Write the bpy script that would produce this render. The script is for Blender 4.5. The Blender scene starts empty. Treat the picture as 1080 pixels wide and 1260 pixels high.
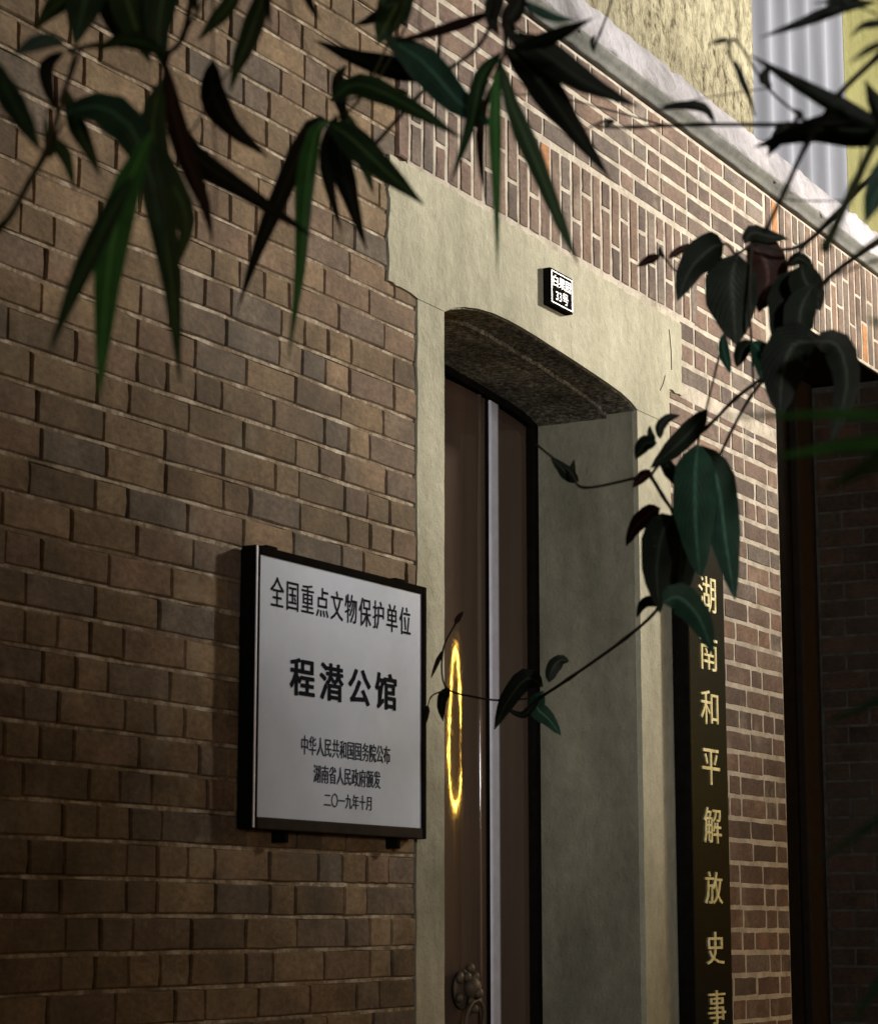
import bpy, bmesh, math, random
import numpy as np
from mathutils import Vector, noise
random.seed(7)
SC = bpy.context.scene
COL = SC.collection

# ------------------------------------------------------------------ camera
F, VX, VY, DIST, EYE = 2800.0, 2145.0, 1134.0, 2.39, 1.55      # focal length (photo px), wall vanishing point, metres from wall, eye height
HH = VY - 630
PITCH = math.atan(HH / F); YAW = math.atan((VX - 540) / math.hypot(F, HH))
FW = Vector((math.cos(YAW)*math.cos(PITCH), math.sin(YAW)*math.cos(PITCH), math.sin(PITCH)))
RT = Vector((math.sin(YAW), -math.cos(YAW), 0)); UP = RT.cross(FW)
CAM = Vector((0, -DIST, EYE))
cd = bpy.data.cameras.new('camera'); cam = bpy.data.objects.new('camera', cd); COL.objects.link(cam)
cam.location = CAM; cam.rotation_euler = (math.pi/2 + PITCH, 0, YAW - math.pi/2)
cd.sensor_fit = 'HORIZONTAL'; cd.sensor_width = 36; cd.lens = F/1080*36
cd.clip_start = 0.05; cd.clip_end = 500
cd.dof.use_dof = True; cd.dof.focus_distance = 5.6; cd.dof.aperture_fstop = (cd.lens/1000)/0.0078
SC.camera = cam

# ------------------------------------------------------------------ light
w = bpy.data.worlds.new('World'); SC.world = w; w.use_nodes = True
nt = w.node_tree; bg = nt.nodes['Background']; sk = nt.nodes.new('ShaderNodeTexSky')
SUN_EL, SUN_ROT = math.radians(3), math.radians(200)
sk.sky_type = 'NISHITA'; sk.sun_disc = False; sk.sun_elevation = SUN_EL; sk.sun_rotation = SUN_ROT
nt.links.new(sk.outputs[0], bg.inputs[0]); bg.inputs[1].default_value = 0.028
sl = bpy.data.lights.new('dusk_sun', 'SUN'); sl.energy = 0.03; sl.angle = math.radians(12); sl.color = (1, .9, .8)
so = bpy.data.objects.new('dusk_sun', sl); COL.objects.link(so)
sdir = Vector((math.sin(SUN_ROT)*math.cos(SUN_EL), math.cos(SUN_ROT)*math.cos(SUN_EL), math.sin(SUN_EL)))
so.rotation_euler = sdir.to_track_quat('Z', 'Y').to_euler()
SC.view_settings.view_transform = 'Standard'; SC.view_settings.look = 'None'
SC.view_settings.gamma = 1; SC.view_settings.exposure = 0.18
LAMP = Vector((10.6, -3.8, 4.9)); LAMP_W = 4500; LAMP_COL = (1.0, .92, .79); LAMP_AIM = Vector((5.35, 0, 4.3))
FILL_LAMP = Vector((-2.2, -5.6, 2.5)); FILL_W = 950; FILL_COL = (.96, .95, .93); FILL_AIM = Vector((6.2, 0, 2.7))  # added fill spot behind the viewer, brightens door reveal and edge strip
RING = Vector((7.9, -2.3, 2.35))

# ------------------------------------------------------------------ helpers
def ray(u, v): return FW*F + RT*(u-540) + UP*(630-v)
def at(u, v, d):                       # a point at depth d metres seen at photo pixel (u, v)
    return CAM + ray(u, v)*(d/F)
def wp(u, v, y=0.0):                   # point on the plane Y = y
    r = ray(u, v); return CAM + r*((y-CAM.y)/r.y)
def proj(p):
    q = Vector(p)-CAM; z = q.dot(FW)
    return 540+F*q.dot(RT)/z, 630-F*q.dot(UP)/z
def tag(o, label=None, cat=None, group=None, kind=None):
    if label: o['label'] = label
    if cat: o['category'] = cat
    if group: o['group'] = group
    if kind: o['kind'] = kind
    return o
def empty(name, loc, *a, **k):
    o = bpy.data.objects.new(name, None); COL.objects.link(o); o.location = loc; o.empty_display_size = .1
    return tag(o, *a, **k)
def link(name, me, mat=None, parent=None, loc=None):
    if mat and not me.materials: me.materials.append(mat)
    o = bpy.data.objects.new(name, me); COL.objects.link(o)
    if parent:
        o.parent = parent; o.matrix_parent_inverse.identity()
        base = wloc(parent); 
        o.location = (Vector(loc) if loc else Vector((0,0,0))) - base
    elif loc: o.location = loc
    return o
def wloc(o):
    v = Vector((0,0,0))
    while o: v += o.location; o = o.parent
    return v
def pd(name, vs, fs, mat, parent=None, smooth=False):
    me = bpy.data.meshes.new(name); me.from_pydata([tuple(v) for v in vs], [], fs); me.update()
    if smooth:
        for p in me.polygons: p.use_smooth = True
    return link(name, me, mat, parent)
def bm_obj(name, bm, mat, parent=None, smooth=False):
    me = bpy.data.meshes.new(name); bmesh.ops.recalc_face_normals(bm, faces=bm.faces); bm.to_mesh(me); bm.free()
    if smooth:
        for p in me.polygons: p.use_smooth = True
    return link(name, me, mat, parent)
def add_box(bm, x0, x1, y0, y1, z0, z1, bev=0):
    vs = [bm.verts.new((x, y, z)) for x in (x0, x1) for y in (y0, y1) for z in (z0, z1)]
    fs = [(0,1,3,2),(4,6,7,5),(0,4,5,1),(2,3,7,6),(0,2,6,4),(1,5,7,3)]
    fc = [bm.faces.new([vs[i] for i in f]) for f in fs]
    if bev:
        es = list({e for f in fc for e in f.edges})
        bmesh.ops.bevel(bm, geom=es, offset=bev, segments=2, affect='EDGES', profile=.6)
def box(name, b, mat, parent=None, bev=0):
    bm = bmesh.new(); add_box(bm, *b, bev=bev); return bm_obj(name, bm, mat, parent)
def prism(bm, pts, y0, y1):            # polygon in XZ, extruded along Y
    a = [bm.verts.new((x, y0, z)) for x, z in pts]; b = [bm.verts.new((x, y1, z)) for x, z in pts]
    n = len(pts); bm.faces.new(a); bm.faces.new(b[::-1])
    for i in range(n): bm.faces.new((a[i], b[i], b[(i+1)%n], a[(i+1)%n]))
def tube_geo(pts, rads, seg=7):
    vs, fs = [], []; n = len(pts); pts = [Vector(p) for p in pts]
    for i, p in enumerate(pts):
        t = (pts[min(i+1, n-1)]-pts[max(i-1, 0)]).normalized()
        s = t.cross(Vector((.3, .2, 1))); s = s.normalized() if s.length > 1e-4 else Vector((1,0,0)); q = t.cross(s)
        for k in range(seg):
            an = 2*math.pi*k/seg; vs.append(p+(s*math.cos(an)+q*math.sin(an))*rads[i])
    for i in range(n-1):
        for k in range(seg):
            fs.append((i*seg+k, i*seg+(k+1)%seg, (i+1)*seg+(k+1)%seg, (i+1)*seg+k))
    fs.append(tuple(range(seg))[::-1]); fs.append(tuple((n-1)*seg+k for k in range(seg)))
    return vs, fs
def tube(name, pts, rads, mat, parent=None, seg=7):
    if not hasattr(rads, '__len__'): rads = [rads]*len(pts)
    vs, fs = tube_geo(pts, rads, seg)
    base = wloc(parent) if parent else Vector((0,0,0))
    return pd(name, vs, fs, mat, parent, True)
def spline(pts, n=6):                   # Catmull-Rom
    P = [Vector(p) for p in pts]; P = [P[0]*2-P[1]]+P+[P[-1]*2-P[-2]]; out = []
    for i in range(1, len(P)-2):
        for k in range(n):
            t = k/n; a, b, c, d = P[i-1:i+3]
            out.append(.5*((2*b)+(c-a)*t+(2*a-5*b+4*c-d)*t*t+(3*b-a-3*c+d)*t**3))
    out.append(P[-2]); return out

# ------------------------------------------------------------------ materials
class NM:
    def __init__(s, name, rough=.85, spec=.3):
        s.m = bpy.data.materials.new(name); s.m.use_nodes = True; s.t = s.m.node_tree; s.b = s.t.nodes['Principled BSDF']
        s.b.inputs['Roughness'].default_value = rough; s.b.inputs['Specular IOR Level'].default_value = spec
        s.g = s.n('ShaderNodeNewGeometry')
    def n(s, ty, **k):
        x = s.t.nodes.new(ty)
        for a, v in k.items(): setattr(x, a, v)
        return x
    def l(s, a, b): s.t.links.new(a, b)
    def pos(s, scale=(1,1,1)):
        mp = s.n('ShaderNodeMapping'); mp.inputs['Scale'].default_value = scale; s.l(s.g.outputs['Position'], mp.inputs['Vector']); return mp.outputs[0]
    def noise(s, sc, det=5, rough=.6, stretch=(1,1,1), dist=0):
        x = s.n('ShaderNodeTexNoise'); x.inputs['Scale'].default_value = sc; x.inputs['Detail'].default_value = det
        x.inputs['Roughness'].default_value = rough; x.inputs['Distortion'].default_value = dist; s.l(s.pos(stretch), x.inputs['Vector']); return x.outputs['Fac']
    def ramp(s, f, stops):
        r = s.n('ShaderNodeValToRGB'); e = r.color_ramp.elements
        while len(e) < len(stops): e.new(.5)
        for i, (p, c) in enumerate(stops): e[i].position = p; e[i].color = (*c, 1) if len(c) == 3 else c
        s.l(f, r.inputs['Fac']); return r.outputs['Color']
    def mix(s, f, a, b, mode='MIX'):
        x = s.n('ShaderNodeMix', data_type='RGBA', blend_type=mode)
        for i, v in ((0, f), (6, a), (7, b)):
            if hasattr(v, 'links'): s.l(v, x.inputs[i])
            else: x.inputs[i].default_value = v if i == 0 else (*v, 1)
        return x.outputs[2]
    def math(s, op, a, b=0.0):
        x = s.n('ShaderNodeMath', operation=op)
        for i, v in ((0, a), (1, b)):
            if hasattr(v, 'links'): s.l(v, x.inputs[i])
            else: x.inputs[i].default_value = v
        return x.outputs[0]
    def col(s, c):
        if hasattr(c, 'links'): s.l(c, s.b.inputs['Base Color'])
        else: s.b.inputs['Base Color'].default_value = (*c, 1)
        return s
    def bump(s, h, st=.5, d=.004):
        prev = s.b.inputs['Normal'].links
        b = s.n('ShaderNodeBump'); b.inputs['Strength'].default_value = st; b.inputs['Distance'].default_value = d
        s.l(h, b.inputs['Height'])
        if prev: s.l(prev[0].from_socket, b.inputs['Normal'])
        s.l(b.outputs[0], s.b.inputs['Normal']); return s

def brick_mat(name, tones, dirt):
    k = NM(name, .9, .15); big = name == 'brown_brick'
    oi = k.n('ShaderNodeObjectInfo')
    r = k.math('FRACT', k.math('ADD', k.g.outputs['Random Per Island'], oi.outputs['Random']))
    base = k.ramp(r, tones)
    n1 = k.noise(9, 6, .65); n2 = k.noise(60, 4, .7, (1, 1, 1.6)); n3 = k.noise(2.2, 3)
    c = k.mix(.75, base, k.ramp(n1, [(.3, (.45,.43,.42)), (.7, (1.45,1.4,1.35))]), 'MULTIPLY')
    c = k.mix(.6, c, k.ramp(n2, [(.32, (.5,.5,.5)), (.68, (1.4,1.4,1.4))]), 'MULTIPLY')
    c = k.mix(k.ramp(k.noise(5, 6, .7), [(.56, (0,0,0)), (.70, (.5,.5,.5))]), c, dirt)
    c = k.mix(k.ramp(n3, [(.42, (0,0,0)), (.7, (.62,.62,.62) if big else (.35,.35,.35))]), c, (.05,.042,.030))
    k.col(c); k.bump(n1, .3, .004); k.bump(n2, .5, .002); k.bump(k.noise(240, 2), .3, .001)
    return k.m
M = {}
M['brick_l'] = brick_mat('brown_brick', [(0,(.145,.102,.060)),(.2,(.215,.155,.095)),(.38,(.105,.076,.050)),(.55,(.240,.176,.108)),(.72,(.175,.118,.084)),(.86,(.135,.112,.090)),(1,(.19,.125,.080))], (.30,.26,.20))
M['brick_r'] = brick_mat('rose_brick', [(0,(.14,.098,.085)),(.2,(.19,.135,.112)),(.4,(.10,.076,.068)),(.6,(.17,.145,.13)),(.8,(.20,.132,.10)),(1,(.125,.095,.085))], (.36,.32,.26))
M['brick_orange'] = brick_mat('orange_brick', [(0,(.42,.20,.09)),(1,(.48,.23,.1))], (.4,.3,.2))
k = NM('mortar', .95, .2)
sp = k.n('ShaderNodeSeparateXYZ'); k.l(k.g.outputs['Position'], sp.inputs[0])
rt_ = k.math('MULTIPLY', k.math('SUBTRACT', sp.outputs[0], 3.6), 1.1)
rt_ = k.ramp(k.math('ADD', rt_, k.math('MULTIPLY', k.math('SUBTRACT', k.noise(3, 5), .5), 1.2)), [(0,(0,0,0)),(.8,(1,1,1))])
light = k.ramp(k.noise(14, 6, .7), [(.3,(.25,.22,.18)),(.52,(.46,.42,.36)),(.72,(.60,.57,.51))])
dark = k.ramp(k.noise(9, 6, .75), [(.3,(.12,.085,.055)),(.48,(.28,.21,.15)),(.6,(.62,.56,.47))])
k.col(k.mix(rt_, dark, light)); k.bump(k.noise(90, 5, .7), .7, .004); M['mortar'] = k.m
k = NM('pale_bed_mortar', .95, .2)
k.col(k.ramp(k.noise(8, 6, .8), [(.32,(.10,.072,.045)),(.47,(.20,.15,.10)),(.58,(.42,.36,.28)),(.72,(.64,.59,.50))])); k.bump(k.noise(90, 5, .7), .7, .004); M['bed'] = k.m
k = NM('open_joint_core', .95, .1); k.col(k.ramp(k.noise(9, 5, .7), [(.4,(.04,.03,.02)),(.7,(.12,.09,.06))])); M['core'] = k.m
def plaster(name, a, b, c, st, streak=(.5,.48,.4)):
    k = NM(name, .9, .2); n = k.noise(3.2, 8, .65, (1,1,.35)); n2 = k.noise(26, 6, .7)
    x = k.ramp(n, [(.3, a), (.5, b), (.72, c)]); x = k.mix(.55, x, k.ramp(k.noise(1.6, 5, .6, (1,1,.6)), [(.35,(.62,.62,.58)),(.65,(1.22,1.22,1.2))]), 'MULTIPLY')
    x = k.mix(.5, x, k.ramp(n2, [(.3, (.72,.72,.7)), (.7, (1.2,1.2,1.2))]), 'MULTIPLY')
    x = k.mix(k.ramp(k.noise(11, 7, .75, (1,1,.2)), [(.6,(0,0,0)),(.78,(.55,.55,.55))]), x, streak)
    k.col(x); k.bump(n2, st, .006); k.bump(k.noise(120, 4, .7), st, .0025); return k.m
M['stone'] = plaster('cream_render', (.22,.215,.165), (.38,.37,.29), (.52,.51,.415), .8, (.13,.128,.10))
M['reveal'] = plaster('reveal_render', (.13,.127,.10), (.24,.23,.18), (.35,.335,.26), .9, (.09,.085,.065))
M['soffit'] = plaster('dark_soffit', (.05,.046,.036), (.16,.145,.11), (.36,.33,.26), 1.0, (.02,.018,.013))
M['yellow'] = plaster('yellow_roughcast', (.11,.11,.035), (.16,.16,.06), (.22,.21,.09), 1.0, (.30,.26,.16))
M['ledge'] = plaster('whitewashed_mortar', (.13,.13,.15), (.36,.355,.41), (.50,.49,.57), 1.0, (.06,.06,.065))
M['fascia'] = plaster('grey_cement_fascia', (.09,.10,.10), (.17,.18,.18), (.27,.28,.27), .4, (.36,.36,.32))
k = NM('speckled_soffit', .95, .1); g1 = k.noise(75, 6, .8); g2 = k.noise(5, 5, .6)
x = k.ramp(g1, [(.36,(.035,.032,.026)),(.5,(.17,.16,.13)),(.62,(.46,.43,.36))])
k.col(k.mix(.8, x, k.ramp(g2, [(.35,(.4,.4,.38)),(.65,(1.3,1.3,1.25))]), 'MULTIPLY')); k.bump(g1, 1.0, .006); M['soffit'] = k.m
M['brick_dark'] = brick_mat('shaded_brick', [(0,(.045,.029,.020)),(.5,(.030,.021,.016)),(.8,(.055,.029,.020)),(1,(.034,.024,.017))], (.04,.034,.028))  # shade of the second opening's reveal, put into the brick colour
# roughcast: deep vertical gouges
k = NM('gouged_roughcast', .92, .1)
g1 = k.noise(34, 7, .72, (1,1,.55), .5); g2 = k.noise(4, 5, .6)
x = k.ramp(g1, [(.34,(.05,.042,.03)),(.43,(.28,.26,.18)),(.55,(.46,.435,.32)),(.75,(.54,.52,.41))])
x = k.mix(k.ramp(k.noise(38, 4, .6, (1,1,.5)), [(.62,(0,0,0)),(.68,(.8,.8,.8))]), x, (.04,.035,.028))
k.col(k.mix(.4, x, k.ramp(g2, [(.3,(.6,.58,.5)),(.7,(1.1,1.1,1.05))]), 'MULTIPLY')); k.bump(g1, 1.0, .02); M['gouged'] = k.m
def simple(name, c, rough=.5, spec=.4, nz=.25, metal=0, bump=.1):
    k = NM(name, rough, spec); k.b.inputs['Metallic'].default_value = metal; n = k.noise(30, 5)
    k.col(k.mix(1, c, k.ramp(n, [(.3, (1-nz,)*3), (.7, (1+nz,)*3)]), 'MULTIPLY')); k.bump(n, bump, .002); return k.m
M['black'] = simple('black_lacquer', (.008,.007,.006), .85, .0)
M['frame_brown'] = simple('dark_bronze_frame', (.022,.015,.011), .7, .03)
k = NM('satin_panel', .6, .12); n = k.noise(4, 5, .6)
k.col(k.ramp(n, [(.3,(.37,.42,.52)),(.7,(.48,.54,.66))])); k.bump(k.noise(14, 3), .04, .003)
M['panel'] = k.m
M['ink'] = simple('black_print', (.008,.009,.014), .9, .02)
M['ink_soft'] = simple('faded_print', (.03,.034,.045), .9, .02)
M['white'] = simple('white_enamel', (.34,.34,.37), .4)
k = NM('gold_leaf', .35, .5); k.col(k.ramp(k.noise(60, 3), [(.35,(.62,.52,.20)),(.6,(.90,.84,.50))])); M['gold'] = k.m
k = NM('glossy_board', .16, .5); k.col((.014,.012,.007)); k.bump(k.noise(9, 3, .5, (1,1,.5)), .06, .004); M['board'] = k.m
k = NM('door_lacquer', .05, .5)
k.col(k.ramp(k.noise(6, 6, .6, (1,1,.08)), [(.3,(.055,.037,.028)),(.7,(.105,.074,.058))]))
k.bump(k.noise(17, 3, .6, (1,1,.7)), .27, .0010); M['door'] = k.m
M['strip'] = simple('pale_aluminium', (.68,.70,.82), .35, .5, .1)
M['knocker'] = simple('dull_brass', (.10,.078,.055), .6, .3, .3, .3)
M['wood'] = simple('dark_wood', (.012,.008,.006), .7, .08)
M['mortar_dark'] = simple('shaded_mortar', (.05,.046,.038), .95, .1, .4)  # mortar of the same reveal, its shade put into the colour
k = NM('corrugated_sheet', .95, .03); n = k.noise(5, 6, .6, (1,1,.2))
k.col(k.ramp(n, [(.3,(.15,.165,.20)),(.7,(.23,.25,.31))])); M['sheet'] = k.m
M['paving'] = simple('granite_paving', (.22,.21,.19), .8, .3)
M['pole'] = simple('painted_pole', (.06,.065,.06), .45)
def emis(name, c, s):
    k = NM(name); k.b.inputs['Base Color'].default_value = (*c, 1); k.b.inputs['Emission Color'].default_value = (*c, 1); k.b.inputs['Emission Strength'].default_value = s; return k.m
M['glow_ring'] = emis('warm_neon', (1.0, .52, .07), 120)
M['glow_lamp'] = emis('lamp_lens', (1.0, .92, .78), 12)
def leafm(name, a, b, rough=.42, trans=.25):
    k = NM(name, rough, .22); oi = k.n('ShaderNodeObjectInfo')
    c = k.mix(oi.outputs['Random'], a, b)
    c = k.mix(.7, c, k.ramp(k.noise(35, 5, .6), [(.3,(.6,.6,.6)),(.7,(1.4,1.4,1.4))]), 'MULTIPLY')
    uvn = k.n('ShaderNodeUVMap'); sx_ = k.n('ShaderNodeSeparateXYZ'); k.l(uvn.outputs[0], sx_.inputs[0])
    ax = k.math('ABSOLUTE', k.math('SUBTRACT', sx_.outputs[0], .5))
    c = k.mix(k.ramp(ax, [(.0,(.9,.9,.9)),(.07,(0,0,0))]), c, tuple(min(1, v*3+.02) for v in b))
    vein = k.math('SINE', k.math('MULTIPLY', k.math('ADD', ax, k.math('MULTIPLY', sx_.outputs[1], -1.1)), 60))
    c = k.mix(.5, c, k.ramp(vein, [(.0,(.75,.75,.75)),(.9,(1.1,1.1,1.1)),(1,(1.5,1.5,1.5))]), 'MULTIPLY')
    c = k.mix(k.ramp(k.noise(55, 3, .7), [(.66,(0,0,0)),(.72,(.6,.6,.6))]), c, (.07,.06,.03))
    k.col(c); k.bump(k.noise(80, 3), .2, .001); k.bump(vein, .25, .0006)
    tr = k.n('ShaderNodeBsdfTranslucent'); k.l(c, tr.inputs[0]); mx = k.n('ShaderNodeMixShader'); mx.inputs[0].default_value = trans
    k.l(k.b.outputs[0], mx.inputs[1]); k.l(tr.outputs[0], mx.inputs[2]); k.l(mx.outputs[0], k.t.nodes['Material Output'].inputs[0]); return k.m
M['leaf'] = leafm('bamboo_leaf', (.030,.068,.028), (.052,.115,.045))
M['leaf_b'] = leafm('lit_leaf', (.075,.30,.09), (.10,.36,.10), .5, .5)  # leaves that catch light, brightness put into the green
M['leaf_d'] = leafm('silhouette_leaf', (.006,.009,.005), (.010,.015,.008), .5, .1)  # silhouetted leaves, shade put into the near-black colour
M['leaf_t'] = leafm('teal_leaf', (.028,.095,.062), (.036,.12,.078), .35, .25)
M['leaf_v'] = leafm('vine_leaf', (.014,.048,.030), (.020,.062,.038), .4, .2)
M['leaf_r'] = leafm('reddish_leaf', (.025,.010,.008), (.035,.014,.010), .5, .15)
M['twig'] = simple('twig_bark', (.022,.018,.012), .8)
M['twig_g'] = simple('green_stem', (.07,.085,.035), .6)
M['culm'] = simple('bamboo_culm', (.07,.10,.04), .5)

# ------------------------------------------------------------------ ground
g = box('ground', (-40, 60, -60, 60, -.3, 0), M['paving']); tag(g, kind='structure')
bm = bmesh.new()
for i in range(-2, 14):
    for j in range(0, 5):
        add_box(bm, i*.8+.006, i*.8+.794, -.05-.6*(j+1)+.006, -.05-.6*j-.006, -.02, .012)
tag(bm_obj('pavement', bm, M['paving']), kind='structure')

# ------------------------------------------------------------------ brick house
H = empty('brick_house', (5, 0, 0), 'old brown brick house with an arched doorway in a cream rendered surround', 'house')
DX0, DX1 = 4.255, 5.278                       # door opening
OX0, OX1 = 6.29, 7.35                         # second opening
TOP = 3.724
def hbox(name, b, mat, parent=H, bev=0):      # world coordinates under a parent
    bm = bmesh.new(); add_box(bm, *b, bev=bev); return hbm(name, bm, mat, parent)
def hbm(name, bm, mat, parent=H, smooth=False):
    bmesh.ops.translate(bm, verts=bm.verts, vec=-wloc(parent)); o = bm_obj(name, bm, mat, parent, smooth); o.location = (0,0,0); return o
def htube(name, pts, rads, mat, parent, seg=7):
    b = wloc(parent); o = tube(name, [Vector(p)-b for p in pts], rads, mat, parent, seg); o.location = (0,0,0); return o
# mortar cores of the wall (bricks sit proud of them)
bm = bmesh.new()
for x0, x1, z0, z1, y in ((-3, 4.14, 0, TOP, .009), (5.45, OX0, 0, TOP, .0014), (4.1, 5.5, 3.14, TOP, .0016),
                          (OX0-.002, OX1+.002, 3.38, TOP-.001, .0018), (OX1, 14, 0, TOP+.001, .004)):
    nx = max(2, int((x1-x0)/.03)); nz = max(2, int((z1-z0)/.03))
    if x0 < 0 or x1 > 10: nx, nz = nx//3, nz//3
    if x0 < 0: hbox('wall', (x0, x1, y, .34, z0, z1), M['core']); continue
    add_box(bm, x0, x1, y, .34, z0, z1)
hbm('wall', bm, M['mortar'])
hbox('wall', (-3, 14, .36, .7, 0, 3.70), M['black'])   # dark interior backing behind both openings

bm = bmesh.new(); rr_ = random.Random(5)
for k_ in range(-27, 34):                        # flush bed joints of the left wall; its upright joints stay open
    zz = 1.682+k_*.0618; xe = 4.012 if 2.89 < zz < 3.172 else (4.045 if zz >= 3.172 else 4.138)
    if zz < .01 or zz > 3.71: continue
    n_ = 190; prev = None
    for i in range(n_+1):
        x = .2+(xe-.2)*i/n_; wz = .0035*noise.noise(Vector((x*1.3, zz*2, 3.1))); hh = .0034+.0022*noise.noise(Vector((x*9, zz*31, 1)))
        yy = .0022+.0030*noise.noise(Vector((x*6, zz*17, 7)))
        cur = [bm.verts.new((x, .0095, zz+wz-hh-.001)), bm.verts.new((x, yy, zz+wz-hh)), bm.verts.new((x, yy, zz+wz+hh)), bm.verts.new((x, .0095, zz+wz+hh+.001))]
        if prev:
            for q in range(3): bm.faces.new((prev[q], cur[q], cur[q+1], prev[q+1]))
        prev = cur
hbm('bed_joints', bm, M['bed'])['kind'] = 'stuff'
# bricks
def brick_mesh(w, h, seed, name='brick'):
    r = random.Random(seed); j = lambda s: r.uniform(-s, s)
    vs = []; d = .03; c = .0035
    nx = 4 if w > h else 2; nz = 2 if w > h else 4
    for layer, (ins, y) in enumerate(((c, 0), (0, c*.9), (0, d))):
        ring = []
        for i in range(nx): ring.append((-w/2+w*i/nx, -h/2))
        for i in range(nz): ring.append((w/2, -h/2+h*i/nz))
        for i in range(nx): ring.append((w/2-w*i/nx, h/2))
        for i in range(nz): ring.append((-w/2, h/2-h*i/nz))
        if layer == 0: off = [(j(.0014), j(.0012), j(.0006)) for _ in ring]
        for (x, z), o in zip(ring, off):
            vs.append((x-math.copysign(ins, x)*(abs(x) > w/2-1e-6)+o[0], y+(o[2] if layer < 2 else 0), z-math.copysign(ins, z)*(abs(z) > h/2-1e-6)+o[1]))
    n = len(vs)//3; vs.append((j(w*.1), j(.0005)-.0003, j(h*.1))); cc = len(vs)-1
    fs = []
    for i in range(n):
        k2 = (i+1) % n; fs.append((i, k2, cc)); fs.append((n+i, n+k2, k2, i)); fs.append((2*n+i, 2*n+k2, n+k2, n+i))
    me = bpy.data.meshes.new(name); me.from_pydata(vs, [], fs); me.update(); return me, vs, fs
LIST = []     # (cx, cz, y, w, h, matkey)
def wob(x, z): return .0035*noise.noise(Vector((x*1.3, z*2, 3.1)))
def rows(x0, x1, z0, z1, phase, pitch, mat, joint=.008, hold=None, seed=1, y=0):
    r = random.Random(seed); k0 = math.ceil((z0-phase)/pitch-1e-6)
    z = phase+k0*pitch; k = k0
    while z+pitch*.5 < z1:
        zt = min(z+pitch, z1); X1 = x1((z+zt)/2) if callable(x1) else x1; x = x0; off = (k % 2)*.0875+r.uniform(-.01, .01)
        cuts = [x0]; x = x0-.175+off+r.choice((0,.0875))
        while x < X1-.05:
            x += (.175 if r.random() < .62 else .0875)*r.uniform(.96, 1.05)
            if x > x0+.035 and x < X1-.035: cuts.append(x)
        cuts.append(X1)
        for a, b in zip(cuts, cuts[1:]):
            cx, cz = (a+b)/2, (z+zt)/2
            if hold and hold(cx, cz, a, b, z, zt): continue
            jv = joint*r.uniform(.5, 1.1)
            LIST.append((cx, cz+wob(cx, cz), y+r.uniform(-1, 1)*(.0016 if mat == 'brick_l' else .0007), b-a-jv, zt-z-(.0062 if mat == 'brick_l' else joint)*r.uniform(.85,1.1), mat))
        z += pitch; k += 1
def soldiers(x0, x1, z0, z1, mat, seed, split=True):
    r = random.Random(seed); x = x0; k = 0
    while x < x1-.02:
        wd = .0575*r.uniform(.93, 1.07); b = x+wd; hgt = z1-z0
        cut = z0+hgt*((.36 if k % 2 else .66)+r.uniform(-.06, .06)) if split else None
        segs = [(z0, cut), (cut, z1)] if cut else [(z0, z1)]
        for s0, s1 in segs:
            m_ = mat if r.random() > .018 else 'brick_orange'
            LIST.append(((x+b)/2, (s0+s1)/2, r.uniform(-.0009, .0006), wd-.010*r.uniform(.8,1.2), s1-s0-.007, m_))
        x = b; k += 1
PH, PI_ = 1.682, .0618
def holdL(cx, cz, a, b, z, zt):
    return (b > 4.02 and 2.87 < cz < 3.172) or (cx > 4.05 and cz > 3.17 and cz < 3.435)
def clipL(x1, z0, z1, s): rows(-3+.0, x1, z0, z1, PH, PI_, 'brick_l', .0044, None, s)
clipL(lambda z: 4.139 if z < 2.89 else (4.016 if z < 3.175 else 4.046), .01, TOP, 11)
rows(5.492, OX0, .01, 2.961, 2.136, .0611, 'brick_r', .010, None, 21)
rows(5.578, OX0, 2.96, 3.18, 2.136, .0611, 'brick_r', .010, None, 22)
rows(5.68, OX0-.06, 3.17, 3.437, 2.136, .0611, 'brick_r', .010, None, 23)
rows(4.05, OX0-.06, 3.437, TOP-.002, 3.437, .0572, 'brick_r', .010, None, 24)
soldiers(4.055, 5.675, 3.18, 3.43, 'brick_r', 31)
soldiers(OX0-.05, OX1+.25, 3.385, TOP-.002, 'brick_r', 32)
rows(OX1+.004, 14, .01, 3.38, 2.136, .0611, 'brick_r', .010, None, 25)
rows(OX1+.27, 14, 3.385, TOP, 3.385, .0611, 'brick_r', .010, None, 26)
def vis(b):
    u, v = proj((b[0], 0, b[1])); ok = -15 < u < 1095 and -15 < v < 1275
    return b[3]*b[4]/((b[0])**2+5.7) if ok else 0
order = sorted(LIST, key=vis, reverse=True)
cache = {}
for i, (cx, cz, y, w_, h_, mk) in enumerate(order[:296]):
    key = (round(w_/.02), w_ > h_, round(h_/.02), i % 3, mk)
    if key not in cache: cache[key] = brick_mesh(w_, h_, hash((key[0], key[2], key[3])) & 0xffff)[0], w_, h_
    me, bw, bh = cache[key]
    o = link('brick', me, M[mk], H, (cx, y, cz)); o.scale = (w_/bw, 1, h_/bh)
    o.rotation_euler = (random.uniform(-.006, .006), random.uniform(-.006, .006), random.uniform(-.006, .006))
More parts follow.
